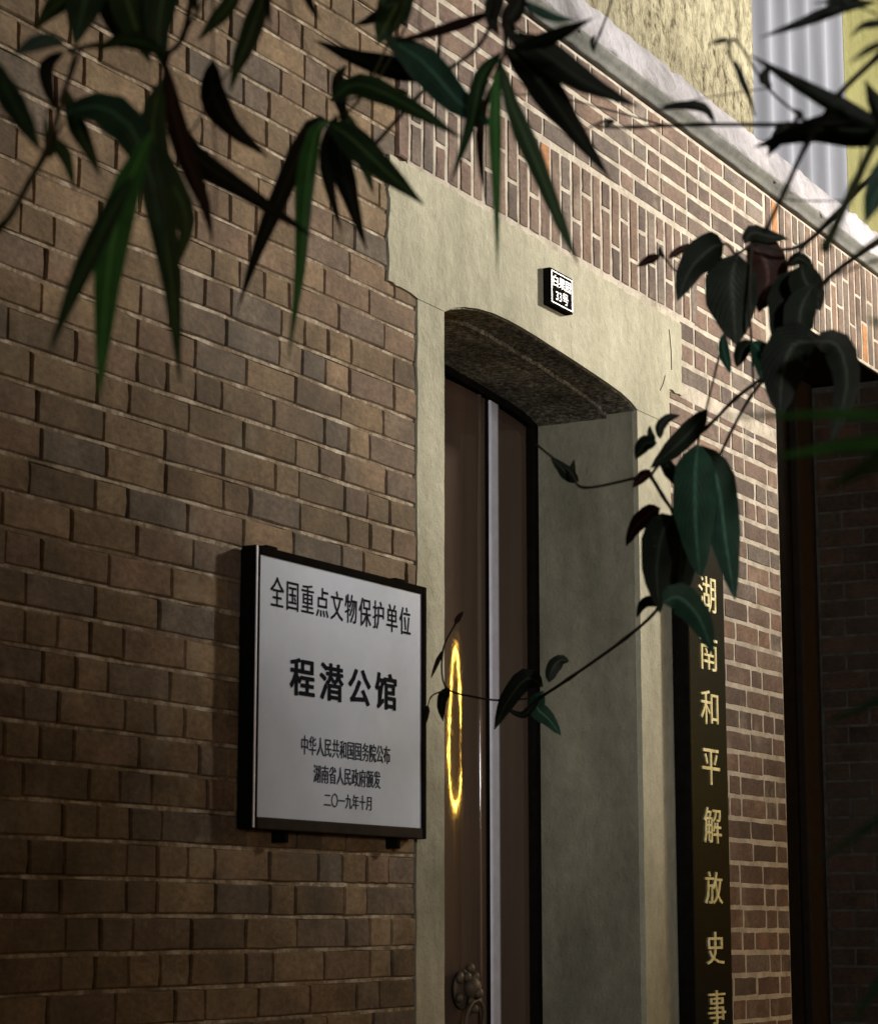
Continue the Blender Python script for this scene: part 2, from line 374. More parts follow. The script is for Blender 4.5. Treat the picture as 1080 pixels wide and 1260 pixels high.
for mk in ('brick_l', 'brick_r', 'brick_orange'):
    vs, fs = [], []
    for i, (cx, cz, y, w_, h_, m_) in enumerate(order[296:]):
        if m_ != mk: continue
        _, bv, bf = brick_mesh(w_, h_, i) if vis((cx, cz, y, w_, h_, m_)) else (None, None, None)
        n = len(vs)
        if bv is None:
            bv = [(sx*w_/2, yy, sz*h_/2) for sx in (-1, 1) for yy in (0, .03) for sz in (-1, 1)]
            bf = [(0,1,3,2),(4,6,7,5),(0,4,5,1),(2,3,7,6),(0,2,6,4),(1,5,7,3)]
        vs += [(a+cx-5, b+y, c+cz) for a, b, c in bv]; fs += [tuple(q+n for q in f) for f in bf]
    if vs:
        me = bpy.data.meshes.new('bricks'); me.from_pydata(vs, [], fs); me.update()
        bm = bmesh.new(); bm.from_mesh(me); bmesh.ops.recalc_face_normals(bm, faces=bm.faces); bm.to_mesh(me); bm.free()
        o = link('bricks', me, M[mk], H); o.location = (0,0,0); o['kind'] = 'stuff'
for k_ in cache.values():
    bm = bmesh.new(); bm.from_mesh(k_[0]); bmesh.ops.recalc_face_normals(bm, faces=bm.faces); bm.to_mesh(k_[0]); bm.free()

# rendered door surround
ARCH = [(4.255,2.880),(4.30,2.899),(4.348,2.912),(4.41,2.923),(4.484,2.930),(4.56,2.931),(4.626,2.929),(4.70,2.925),(4.775,2.919),(4.85,2.914),(4.927,2.908),(5.01,2.901),(5.09,2.894),(5.18,2.884),(5.24,2.872),(5.278,2.859)]
def rag(a, b, n, s, seed):
    r = random.Random(seed); out = []
    for i in range(n):
        t = i/n; out.append((a[0]+(b[0]-a[0])*t+(r.uniform(-s, s) if i else 0), a[1]+(b[1]-a[1])*t+(r.uniform(-s, s) if i else 0)))
    return out
lint = ARCH + [(5.30, 2.859), (5.487, 2.859)] + rag((5.487,2.90),(5.487,2.955),3,.003,1) + rag((5.487,2.957),(5.572,2.955),4,.003,2) + rag((5.572,2.955),(5.575,3.158),10,.004,3) \
     + rag((5.575,3.158),(4.015,3.172),70,.004,4) + rag((4.015,3.172),(4.012,2.89),14,.005,5) + rag((4.012,2.89),(4.14,2.882),8,.003,6) + [(4.14,2.880)]
bm = bmesh.new(); prism(bm, lint, -.004, .30); hbm('stone_lintel', bm, M['stone'])
def jamb(x0, x1, zt, rl, rr, seed):
    a = rag((x0,0),(x0,zt),60,rl,seed); b = rag((x1,zt),(x1,0),60,rr,seed+1)
    bm = bmesh.new(); prism(bm, a+[(x0,zt)]+b+[(x1,0)], -.003, .012); return hbm('stone_jamb', bm, M['stone'])
jamb(4.1375, DX0, 2.879, .0025, .001, 40); jamb(DX1, 5.487, 2.858, .001, .004, 42)
# deep reveals and dark arch underside
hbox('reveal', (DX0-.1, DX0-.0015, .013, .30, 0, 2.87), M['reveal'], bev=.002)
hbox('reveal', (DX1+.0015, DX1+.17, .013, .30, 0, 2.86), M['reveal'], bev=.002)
bm = bmesh.new()
for (y0, y1, dz) in ((.004, .084, .003), (.084, .298, .014)):
    n0 = len(bm.verts); pts = []
    NX = 60
    def az(x):
        for (a, b), (c, d) in zip(ARCH, ARCH[1:]):
            if a <= x <= c: return b+(d-b)*(x-a)/(c-a)
        return ARCH[-1][1]
    ny = max(2, int((y1-y0)/.02)); grid = []
    for i in range(NX+1):
        x = DX0+.001+(DX1-DX0-.002)*i/NX
        grid.append([bm.verts.new((x, y0+(y1-y0)*q/ny, az(x)-dz+.0022*noise.noise(Vector((x*22, (y0+(y1-y0)*q/ny)*22, 0))))) for q in range(ny+1)])
    for i in range(NX):
        for q in range(ny): bm.faces.new((grid[i][q], grid[i+1][q], grid[i+1][q+1], grid[i][q+1]))
    # front lip
    lip = [bm.verts.new((g_[0].co.x, y0, g_[0].co.z+dz+.004)) for g_ in grid]
    for i in range(NX): bm.faces.new((grid[i][0], lip[i], lip[i+1], grid[i+1][0]))
so_ = hbm('arch_soffit', bm, M['soffit'])
# hairline cracks and a nail in the lintel
for (u0, v0, u1, v1) in ((823, 405, 826, 455), (818, 462, 812, 480)):
    a, b = wp(u0, v0, -.0045), wp(u1, v1, -.0045); htube('crack', spline([a, (a+b)/2+Vector((.004,0,0)), b]), .0012, M['black'], H, 4)

# door
def dwp(u, v): return wp(u, v, .30)
D = empty('door', (0,0,0)); D.parent = H; D.location = Vector((4.77, .30, 0))-H.location
def arch_leaf(name, x0, x1, yfun, mat, parent, th=.04, drop=.0):
    bm = bmesh.new(); NX = max(4, int((x1-x0)/.008)); NZ = 40; f = []; bk = []
    for i in range(NX+1):
        x = x0+(x1-x0)*i/NX; zt = az(min(max(x, DX0), DX1))-drop
        f.append([bm.verts.new((x, yfun(x), zt*q/NZ)) for q in range(NZ+1)])
        bk.append([bm.verts.new((x, .30+th, zt*q/NZ)) for q in (0, NZ)])
    for i in range(NX):
        for q in range(NZ): bm.faces.new((f[i][q], f[i+1][q], f[i+1][q+1], f[i][q+1]))
        bm.faces.new((bk[i][0], bk[i][1], bk[i+1][1], bk[i+1][0])); bm.faces.new((f[i][NZ], f[i+1][NZ], bk[i+1][1], bk[i][1])); bm.faces.new((f[i][0], bk[i][0], bk[i+1][0], f[i+1][0]))
    for i in (0, NX): bm.faces.new([f[i][q] for q in range(NZ+1)]+[bk[i][1], bk[i][0]])
    return hbm(name, bm, mat, parent, True)
XS0, XS1 = dwp(600.5, 800).x, dwp(611.5, 800).x
def bulge(x):                              # cambered lacquered leaf
    c = 4.984; R = 1.15
    s = (x-c)
    if s > 0: return .300
    s = max(s, -.30)
    return .300 + (s*s)/(2*R)*.95
arch_leaf('door_leaf', DX0+.003, XS0, bulge, M['door'], D)
XR = dwp(651, 800).x
arch_leaf('door_leaf', XS1, XR, lambda x: .304+.002*math.sin((x-XS1)*20), M['door'], D)
arch_leaf('dark_gap', XS0-.014, XS0, lambda x: .2965, M['black'], D, drop=.02)  # black strip standing in for the dark gap beside the edge strip
xm_ = dwp(588, 800).x
arch_leaf('moulding', xm_, xm_+.014, lambda x: .296-.004*math.sin((x-xm_)/.014*math.pi), M['door'], D, drop=.03)
arch_leaf('edge_strip', XS0+.001, XS1-.001, lambda x: .292, M['strip'], D, drop=.022)
arch_leaf('door_frame', XR+.002, DX1-.001, lambda x: .285, M['black'], D)
bm = bmesh.new(); prism(bm, [(x, z-.014-.020) for x, z in ARCH if x < XR]+[(x, z-.004) for x, z in ARCH[::-1] if x < XR], .283, .299); hbm('door_frame', bm, M['black'], D)
# beast-head knocker with a ring
kx, kz = wp(571, 1218, .29).x, wp(571, 1218, .29).z
bm = bmesh.new(); s = -1
for (dx, dy, dz, r, sz) in ((0,0,0,.048,.35),(0,-.024,.005,.026,1),(-.02,-.022,.030,.012,1),(.02,-.022,.030,.012,1),(0,-.042,-.008,.013,1),(-.016,-.03,-.028,.012,.8),(.018,-.03,-.026,.013,.8),(-.036,-.012,.028,.014,.8),(.038,-.012,.026,.014,.8),(0,-.03,-.045,.011,1),(.0,-.02,.05,.012,1),(-.04,-.012,-.018,.012,1),(.042,-.014,-.014,.012,1)):
    m_ = bmesh.ops.create_icosphere(bm, subdivisions=3, radius=r)
    for v in m_['verts']: v.co = Vector((v.co.x+kx+dx, v.co.y*sz*.8+.292+dy, v.co.z+kz+dz))
hbm('knocker', bm, M['knocker'], D, True)
ring_pts = [(kx+.045*math.sin(a), .262-.006*math.cos(a), kz-.075+.05*math.cos(a)) for a in [i*2*math.pi/28 for i in range(29)]]
htube('knocker_ring', ring_pts, .005, M['knocker'], D, 8)
# hanging keeper beside knocker, door sill
hbox('door_sill', (DX0-.02, DX1+.02, -.06, .3, 0, .12), M['stone'], bev=.008)

# second doorway: brick reveal, wooden post, dark door
hbox('mortar_facing', (OX1-.0015, OX1+.02, .001, .284, 0, 3.3795), M['mortar_dark'])
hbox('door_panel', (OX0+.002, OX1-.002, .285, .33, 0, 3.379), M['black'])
hbox('door_post', (OX0+.003, OX0+.10, .20, .284, 0, 3.378), M['wood'], bev=.006)
hbox('door_post', (OX1-.20, OX1-.035, .255, .2845, 0, 3.3785), M['wood'], bev=.006)
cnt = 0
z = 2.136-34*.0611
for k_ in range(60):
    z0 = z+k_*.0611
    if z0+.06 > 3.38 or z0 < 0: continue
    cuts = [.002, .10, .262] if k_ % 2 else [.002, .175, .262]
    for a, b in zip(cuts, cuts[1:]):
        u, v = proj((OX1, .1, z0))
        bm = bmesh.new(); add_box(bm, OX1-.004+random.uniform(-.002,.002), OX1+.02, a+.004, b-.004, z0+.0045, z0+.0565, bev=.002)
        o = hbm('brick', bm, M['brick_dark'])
hbox('lintel_soffit', (OX0+.001, OX1-.001, .004, .284, 3.374, 3.3798), M['black'])  # black sheet standing in for the shade under the lintel

# ledge, fascia and upper wall
x0, x1 = -3, 14
def ribbon(name, prof, mat, xa, xb, step=.02, amp=.006, fr=14, seed=0, parent=H):
    bm = bmesh.new(); n = int((xb-xa)/step); G = []
    for i in range(n+1):
        x = xa+(xb-xa)*i/n; row = []
        for j, (y, z) in enumerate(prof):
            q = Vector((x*fr, j*1.7+seed, 0)); a_ = amp if 0 < j < len(prof)-1 else 0
            row.append(bm.verts.new((x, y+a_*noise.noise(q), z+a_*noise.noise(q+Vector((9,3,1))))))
        G.append(row)
    for i in range(n):
        for j in range(len(prof)-1): bm.faces.new((G[i][j], G[i+1][j], G[i+1][j+1], G[i][j+1]))
    bm.faces.new([bm.verts.new(v.co) for v in G[0]]); bm.faces.new([bm.verts.new(v.co) for v in G[-1][::-1]])
    return hbm(name, bm, mat, parent, True)
ribbon('fascia', [(.3,3.727),(.0,3.727),(-.010,3.728),(-.014,3.731),(-.015,3.736),(-.024,3.745),(-.036,3.757),(-.038,3.762),(.3,3.77)], M['fascia'], 2.5, 14, amp=.0025)
ribbon('ledge', [(.3,3.755),(-.034,3.759),(-.037,3.77),(-.032,3.79),(-.026,3.812),(-.020,3.835),(-.008,3.862),(.004,3.886),(.03,3.90),(.3,3.905)], M['ledge'], 2.5, 14, amp=.010, fr=17)
ribbon('upper_wall', [(.3,3.87),(.014,3.871),(.013,4.1),(.012,4.3),(.012,4.6),(.013,4.9),(.012,5.3),(.3,5.31)], M['gouged'], 2.5, 6.206, amp=.006, fr=20)
hbox('upper_wall', (7.08, 14, .022, .3, 3.87, 5.3), M['yellow'])
bm = bmesh.new(); top, bot = 5.3, 3.90; pts = []; x = 6.205; k_ = 0
while x < 7.08:
    pts.append((x, .036-.015*math.cos((x-6.205)*2*math.pi/.172)*(1 if math.cos((x-6.205)*2*math.pi/.172) > 0 else .8))); x += .172/12
vb = [(bm.verts.new((a, b, bot)), bm.verts.new((a, b, top))) for a, b in pts]; vk = [(bm.verts.new((a, b+.0015, bot)), bm.verts.new((a, b+.0015, top))) for a, b in pts]
for i in range(len(pts)-1):
    bm.faces.new((vb[i][0], vb[i+1][0], vb[i+1][1], vb[i][1])); bm.faces.new((vk[i][0], vk[i][1], vk[i+1][1], vk[i+1][0]))
hbm('corrugated_sheet', bm, M['sheet'], smooth=True)
hbox('roof', (2.4, 14.2, -.35, 1.4, 5.31, 5.4), M['fascia'])

# ------------------------------------------------------------------ lettering
def text_mesh(s, rect, y, mat, parent, name='lettering', th=.0008, bold=0.0, gap=1.0):
    """rect = (x0, x1, z0, z1) on the plane Y=y; a slanted rect may give z as a pair (left,right)"""
    cu = bpy.data.curves.new('txt', 'FONT'); cu.body = s; cu.extrude = .01; cu.offset = bold; cu.space_character = gap; cu.resolution_u = 2
    to = bpy.data.objects.new('txt', cu); COL.objects.link(to)
    dg = bpy.context.evaluated_depsgraph_get(); me = bpy.data.meshes.new_from_object(to.evaluated_get(dg))
    bpy.data.objects.remove(to); bpy.data.curves.remove(cu)
    n = len(me.vertices)
    if n == 0: print('EMPTY TEXT', s); return
    co = np.empty(n*3); me.vertices.foreach_get('co', co); co = co.reshape(-1, 3)
    mn, mx = co.min(0), co.max(0); b = wloc(parent); x0, x1, z0, z1 = rect
    out = np.empty_like(co)
    out[:, 0] = x0+(co[:, 0]-mn[0])/(mx[0]-mn[0])*(x1-x0)-b.x
    out[:, 2] = z0+(co[:, 1]-mn[1])/(mx[1]-mn[1])*(z1-z0)-b.z
    out[:, 1] = y-th*(co[:, 2] > 0)-b.y
    me.vertices.foreach_set('co', out.ravel()); me.materials.clear(); me.update()
    o = link(name, me, mat, parent); o.location = (0,0,0); return o

# notice board
SX0, SX1, SZ0, SZ1, SY = wp(313, 850, -.038).x, wp(525, 850, -.038).x, wp(525, 1033, -.038).z, wp(313, 669, -.038).z, -.038
S = empty('notice_board', (SX0, 0, SZ0), 'white metal notice plaque in black frame fixed on the brown brick wall', 'plaque')
fw_ = .016
for nm, b, m_ in (('frame', (SX0, SX0+fw_, SY, -.004, SZ0, SZ1), 'black'), ('frame', (SX1-fw_, SX1, SY, -.004, SZ0, SZ1), 'black'),
                  ('frame', (SX0+fw_, SX1-fw_, SY, -.004, SZ1-.016, SZ1), 'black'), ('frame', (SX0+fw_, SX1-fw_, SY, -.004, SZ0, SZ0+.022), 'frame_brown')):
    hbox(nm, b, M[m_], S, bev=.0025)
hbox('back_box', (SX0+.002, SX1-.002, -.030, -.0035, SZ0+.002, SZ1-.002), M['black'], S)
hbox('panel', (SX0+fw_, SX1-fw_, SY+.004, -.031, SZ0+.022, SZ1-.016), M['panel'], S)
hbox('frame_edge', (SX0+.0005, SX0+.004, SY-.0015, SY+.001, SZ0+.002, SZ1-.002), M['strip'], S)
for u in (345, 483):
    p = wp(u, 1034 if u > 400 else 1026, -.015); hbox('bracket', (p.x-.006, p.x+.006, -.03, .005, SZ0-.022, SZ0+.001), M['black'], S, bev=.002)
for u, v in ((330, 672), (488, 712)):
    p = wp(u, v, -.01); hbox('bracket', (p.x-.018, p.x+.018, -.02, .004, SZ1-.001, SZ1+.010), M['black'], S, bev=.003)
PY = SY+.004-.0004
def srect(ul, vl0, vl1, ur, vr0, vr1):      # pixels: left glyph centre/top/bottom, right glyph
    a0, a1, b0, b1 = wp(ul, vl0, PY), wp(ul, vl1, PY), wp(ur, vr0, PY), wp(ur, vr1, PY)
    return (a0.x, b0.x, (a1.z+b1.z)/2, (a0.z+b0.z)/2)
text_mesh('全国重点文物保护单位', srect(333, 711, 746, 505, 746, 783), PY, M['ink'], S, bold=.0, gap=1.2)
for k_ in (0, 1, 2):
    x0_, x1_, z0_, z1_ = srect(357, 811, 857, 487, 828, 873)
    text_mesh('程潜公馆', (x0_+k_*.0011, x1_+k_*.0011, z0_+(k_ % 2)*.0012, z1_+(k_ % 2)*.0012), PY-k_*.0002, M['ink'], S, bold=.009, gap=1.35)
text_mesh('中华人民共和国国务院公布', srect(371, 906, 929, 480, 917, 940), PY, M['ink_soft'], S)
text_mesh('湖南省人民政府颁发', srect(386, 942, 964, 468, 948, 970), PY, M['ink_soft'], S)
text_mesh('二〇一九年十月', srect(399, 976, 993, 457, 979, 998), PY, M['ink_soft'], S)

# house number plate
NX0, NX1, NY = wp(677, 340, -.024).x, wp(704.5, 350, -.024).x, -.024
NZ1, NZ0 = wp(677, 328, NY).z, wp(677, 373, NY).z
N = empty('number_plate', (NX0, 0, NZ0), 'small black house number plate with white border on the cream lintel', 'sign')
hbox('plate', (NX0, NX1, NY, -.003, NZ0, NZ1), M['black'], N, bev=.003)
bm = bmesh.new(); i_ = .008; t_ = .0022
for b in ((NX0+i_-.004, NX1-i_+.004, NZ1-i_, NZ1-i_+t_), (NX0+i_-.004, NX1-i_+.004, NZ0+i_-t_, NZ0+i_)): add_box(bm, b[0], b[1], NY-.0012, NY+.001, b[2], b[3])
for b in ((NX0+i_-.004, NX0+i_, ), (NX1-i_, NX1-i_+.004)): add_box(bm, b[0], b[-1] if len(b) > 1 else NX0+i_, NY-.0010, NY+.001, NZ0+i_, NZ1-i_)
hbm('border', bm, M['white'], N)
mz = (NZ0+NZ1)/2
text_mesh('白果园', (NX0+.014, NX1-.014, mz+.003, NZ1-.014), NY-.0003, M['white'], N)
text_mesh('33号', (NX0+.028, NX1-.028, NZ0+.014, mz-.004), NY-.0003, M['white'], N)

# vertical signboard
BY = -.055
BX0, BX1 = wp(852, 980, BY).x, wp(896, 980, BY).x
BZ1 = wp(870, 655, BY).z
B = empty('hanging_signboard', (BX0, 0, .75), 'tall glossy black vertical signboard with gold characters right of the door', 'signboard')
hbox('board', (BX0, BX1, BY, -.006, .75, BZ1), M['board'], B, bev=.004)
hbox('side_band', (BX0-.0015, BX0+.012, BY+.004, -.009, .752, BZ1-.002), M['black'], B)
hbox('bracket', ((BX0+BX1)/2-.03, (BX0+BX1)/2+.03, -.03, .003, BZ1-.001, BZ1+.02), M['black'], B, bev=.002)
for ch, uc, vc, hh in (('湖', 869, 731, 44), ('南', 871, 803, 44), ('和', 872, 871, 42), ('平', 874, 944, 44), ('解', 876, 1016, 44), ('放', 877.5, 1093, 40), ('史', 879.5, 1167, 40), ('事', 881.5, 1240, 42)):
    a, b = wp(uc-10.5, vc, BY-.001), wp(uc+10.5, vc, BY-.001); c = wp(uc, vc-hh/2, BY-.001); d = wp(uc, vc+hh/2, BY-.001)
    text_mesh(ch, (a.x, b.x, d.z, c.z), BY-.0006, M['gold'], B, name='gold_character', th=.003)

# ------------------------------------------------------------------ lamps outside the view: lane lamp, added fill lamp, ring lantern
def spot_lamp(P, aimp, W, colr, size, label, sx_, soft):
    L = empty('spot_lamp', (P.x+sx_, P.y-.3, 0), label, 'street lamp')
    htube('pole', [(P.x+sx_, P.y-.3, 0), (P.x+sx_, P.y-.3, 2.5), (P.x+sx_, P.y-.3, P.z+.1), (P.x+sx_*.75, P.y-.22, P.z+.25), (P.x, P.y, P.z+.2)], [.06,.05,.04,.035,.03], M['pole'], L, 12)
    aim = (aimp-P).normalized(); bm = bmesh.new(); bmesh.ops.create_cone(bm, cap_ends=False, segments=24, radius1=.30 if soft > .1 else .13, radius2=.05, depth=.22)
    bmesh.ops.transform(bm, matrix=(-aim).to_track_quat('Z', 'Y').to_matrix().to_4x4(), verts=bm.verts); bmesh.ops.translate(bm, verts=bm.verts, vec=P-aim*.02)
    bmesh.ops.reverse_faces(bm, faces=bm.faces); hbm('lamp_shade', bm, M['pole'], L)
    sd = bpy.data.lights.new('lamp_light', 'SPOT'); sd.energy = W; sd.color = colr; sd.spot_size = math.radians(size); sd.spot_blend = 1.0; sd.shadow_soft_size = soft
    o = bpy.data.objects.new('lamp_light', sd); COL.objects.link(o); o.location = P+aim*.15; o.rotation_euler = (-aim).to_track_quat('Z', 'Y').to_euler()
spot_lamp(LAMP, LAMP_AIM, LAMP_W, LAMP_COL, 49, 'tall grey street lamp with a warm white head further along the lane', .4, .32)
spot_lamp(FILL_LAMP, FILL_AIM, FILL_W, FILL_COL, 29, 'added grey fill lamp with a wide cool white head behind the viewer', -.5, .25)
R = empty('ring_lantern', (RING.x, RING.y, 0), 'round golden neon ring lamp on a thin post in the lane', 'lantern')
htube('post', [(RING.x, RING.y-.05, 0), (RING.x, RING.y-.05, RING.z)], .02, M['pole'], R, 10)
dirn = (Vector((4.83, .28, 2.02))-RING).normalized(); sx = dirn.cross(Vector((0,0,1))).normalized()
htube('neon_tube', [RING+sx*(.20*math.cos(a)*(1-.30*math.sin(a)))+Vector((0,0,1))*(.33*math.sin(a)) for a in [i*2*math.pi/48 for i in range(49)]], .014, M['glow_ring'], R, 8)

# ------------------------------------------------------------------ plants
def leaf(parent, px, w, d, mat, d2=None, face=0.0, fold=.25, broad=False, nseg=10, rx=.38):
    """px = photo pixels base..tip, w = greatest width in px, d..d2 = depth of base and tip"""
    d2 = d2 if d2 is not None else d
    n0 = len(px); P = [at(u, v, d+(d2-d)*i/(n0-1)) for i, (u, v) in enumerate(px)]
    C = spline(P, max(2, nseg//(n0-1))); n = len(C); W = w*d/F/2; vs, fs = [], []
    for i, c in enumerate(C):
        t = i/(n-1); tn = (C[min(i+1, n-1)]-C[max(i-1, 0)]).normalized()
        view = (c-CAM).normalized(); s = tn.cross(view).normalized(); nn = s.cross(tn)
        s = s*math.cos(face)+nn*math.sin(face); nn = s.cross(tn).normalized()
        if broad: pr = max(0, math.sin(math.pi*min(1, t**.8)))**.72
        else: pr = max(0, min(1, (t/rx)))**.6 if t < rx else max(0, 1-((t-rx)/(1-rx))**1.55)
        pr = max(pr, .03)*(1+.04*math.sin(t*19+w)); ww = W*pr/max(.5, math.cos(face))
        for q in (-1, -.5, 0, .5, 1):
            vs.append(c+s*ww*q+nn*(abs(q)*ww*fold+.06*ww*math.sin(q*3+t*9)))
    for i in range(n-1):
        for q in range(4): fs.append((i*5+q, i*5+q+1, (i+1)*5+q+1, (i+1)*5+q))
    b = wloc(parent); o = pd('leaf', [v-b for v in vs], fs, M[mat], parent, True); o.location = (0,0,0)
    uv = o.data.uv_layers.new(name='UVMap')
    for lp in o.data.loops: uv.data[lp.index].uv = ((lp.vertex_index % 5)/4, (lp.vertex_index//5)/(n-1)*(1 if broad else 0))
    return o
def stem(parent, pts, w, mat='twig', name='twig'):
    """pts = (u, v, depth)"""
    P = spline([at(*p) for p in pts], 5); n = len(P)
    if not hasattr(w, '__len__'): w = (w, w*.7)
    rr = [max(.0004, (w[0]+(w[1]-w[0])*i/(n-1))*pts[min(len(pts)-1, i//5)][2]/F/2) for i in range(n)]
    for i in range(n): rr[i] *= 1+(.25 if i % 5 == 0 else 0)
    return htube(name, P, rr, M[mat], parent, 6)
def culm(parent, pts, r0, r1, name='culm'):
    P = spline(pts, 8); n = len(P); return htube(name, P, [(r0+(r1-r0)*i/(n-1))*(1.12 if i % 4 == 0 else 1) for i in range(n)], M['culm'], parent, 9)
def ground_under(p): return Vector((p.x, p.y, 0))

# --- left bamboo
a0 = at(-90, 420, 1.85); gA = ground_under(a0)+Vector((-.15,.1,0))
A = empty('bamboo_plant', gA, 'bamboo with broad drooping leaves hanging in the top left corner', 'bamboo', 'bamboo plants arching over the lane')
culm(A, [gA, gA+(a0-gA)*.5, a0, at(-60, 60, 1.85), at(40, -90, 1.85), at(150, -120, 1.85), at(230, -110, 1.85)], .009, .003)
stem(A, [(-75, 330, 1.85), (0, 280, 1.8), (35, 225, 1.8), (60, 175, 1.8), (80, 110, 1.8), (95, 40, 1.85), (100, -100, 1.85)], (10, 4), 'twig_g')
stem(A, [(20, 250, 1.8), (55, 195, 1.8), (78, 150, 1.8)], 5)
stem(A, [(228, -110, 1.85), (236, -20, 1.85), (225, 45, 1.85), (205, 70, 1.85), (202, 110, 1.85), (188, 160, 1.85)], (9, 5))
stem(A, [(205, 68, 1.85), (165, 55, 1.85), (120, 55, 1.85), (85, 62, 1.82)], (9, 6), 'twig_g')
stem(A, [(100, 60, 1.8), (80, 110, 1.8), (55, 140, 1.8)], 4)
stem(A, [(225, 45, 1.85), (262, -20, 1.85), (290, -80, 1.85)], 4)
stem(A, [(262, -20, 1.85), (262, 75, 1.85)], 2.5)
stem(A, [(204, 125, 1.85), (230, 165, 1.9), (265, 110, 1.95), (290, 75, 1.95)], 3)
stem(A, [(228, -110, 1.85), (330, -80, 1.95), (385, -40, 1.95)], 3)
stem(A, [(345, -75, 1.95), (355, 0, 1.95), (372, 50, 1.95), (398, 100, 1.95)], (2.2, 1.2))
stem(A, [(262, 150, 1.9), (266, 200, 1.9), (265, 265, 1.9)], 2)
LA = [([(200,95),(188,150),(196,240),(212,350),(221,472)],42,1.85,'leaf',1.8,.2), ([(188,160),(160,220),(138,300),(128,400),(122,490)],42,1.7,'leaf_b',1.6,.1),
 ([(165,215),(135,265),(92,355),(58,440)],28,1.62,'leaf',1.5,.2), ([(207,80),(213,130),(228,190),(252,250),(262,300)],27,1.85,'leaf_r',1.85,.2),
 ([(205,120),(240,190),(310,240),(388,293)],30,1.9,'leaf_d',2.0,.3), ([(262,72),(262,115),(285,155),(330,193)],36,1.95,'leaf_d',2.0,.2),
 ([(-8,70),(8,110),(30,150),(52,190)],32,1.6,'leaf',1.5,.1), ([(80,140),(118,130),(160,155),(188,225),(204,335)],50,1.78,'leaf_t',1.8,.35),
 ([(80,105),(92,145),(108,180),(124,218)],24,1.8,'leaf',1.8,.3), ([(80,62),(58,80),(60,110),(72,142)],20,1.8,'leaf_d',1.8,.1),
 ([(82,54),(60,50),(36,56),(14,70)],22,1.6,'leaf_t',1.5,.2), ([(100,-40),(80,-5),(60,15),(42,38)],28,1.75,'leaf',1.75,.2),
 ([(100,-60),(108,-20),(100,20),(92,56)],52,1.75,'leaf_t',1.75,.2), ([(150,-70),(155,-10),(168,35),(185,78)],46,1.85,'leaf',1.85,.2),
 ([(228,-70),(205,-20),(195,40),(205,92)],42,1.85,'leaf_t',1.85,.3), ([(205,68),(175,52),(145,50),(120,62)],24,1.8,'leaf',1.8,.2),
 ([(300,-50),(285,0),(262,28),(243,50)],22,1.9,'leaf',1.9,.1), ([(335,-50),(322,0),(305,50),(292,80),(283,114)],27,1.92,'leaf',1.9,.1),
 ([(236,-30),(240,0),(243,24)],9,1.85,'leaf_d',1.85,0), ([(325,-40),(329,0),(333,38)],10,1.9,'leaf_d',1.9,0), ([(370,-45),(380,0),(394,26)],12,1.95,'leaf_d',1.95,0),
 ([(150,-80),(135,-30),(140,20),(150,60)],40,1.9,'leaf_d',1.9,.2), ([(190,165),(205,210),(230,270),(218,330)],34,1.84,'leaf',1.84,.4),
 ([(55,140),(62,190),(70,140)],12,1.8,'leaf',1.8,0), ([(203,105),(190,108),(180,104)],6,1.85,'leaf_d',1.85,0), ([(60,165),(80,190),(92,235)],18,1.8,'leaf',1.8,.2)]
for px, w_, d, m_, d2, fc in LA: leaf(A, px, w_, d, m_, d2, fc)

# --- centre bamboo
c0 = at(455, -160, 2.15); gB = ground_under(at(-170, 600, 2.3))
Bm = empty('bamboo_plant', gB, 'bamboo with long narrow leaves fanned against the brickwork above the lintel', 'bamboo', 'bamboo plants arching over the lane')
culm(Bm, [gB, gB+Vector((0,0,1.1)), at(-130, 200, 2.3), at(-20, -120, 2.3), at(220, -210, 2.2), at(455, -190, 2.15), at(640, -150, 2.1), at(700, -120, 2.1)], .010, .003)
stem(Bm, [(520,-185,2.15), (498,-20,2.15), (478,50,2.15), (440,125,2.15), (405,150,2.15)], (5, 3), 'twig_g')
stem(Bm, [(540,-180,2.15), (512,-20,2.15), (495,40,2.15), (455,110,2.15), (415,125,2.1)], (4, 2.5), 'twig_g')
stem(Bm, [(600,-160,2.1), (615,-40,2.1), (606,20,2.1), (585,60,2.15), (529,103,2.2), (457,182,2.2)], (6, 5))
stem(Bm, [(655,-140,2.1), (640,-40,2.1), (622,20,2.1), (622,60,2.1), (612,85,2.1)], (9, 5))
stem(Bm, [(655,-140,2.1), (656,-40,2.1), (645,-5,2.1), (655,22,2.1)], (5, 4))
stem(Bm, [(530,-180,2.2), (520,-20,2.2), (517,40,2.2), (540,80,2.25)], (2, 1.4))
stem(Bm, [(612,85,2.1), (600,115,2.3), (675,117,2.6), (745,134,2.8), (818,154,3.0)], (1.6, 2.4))
stem(Bm, [(622,20,2.1), (635,35,2.1), (660,52,2.1)], 5)
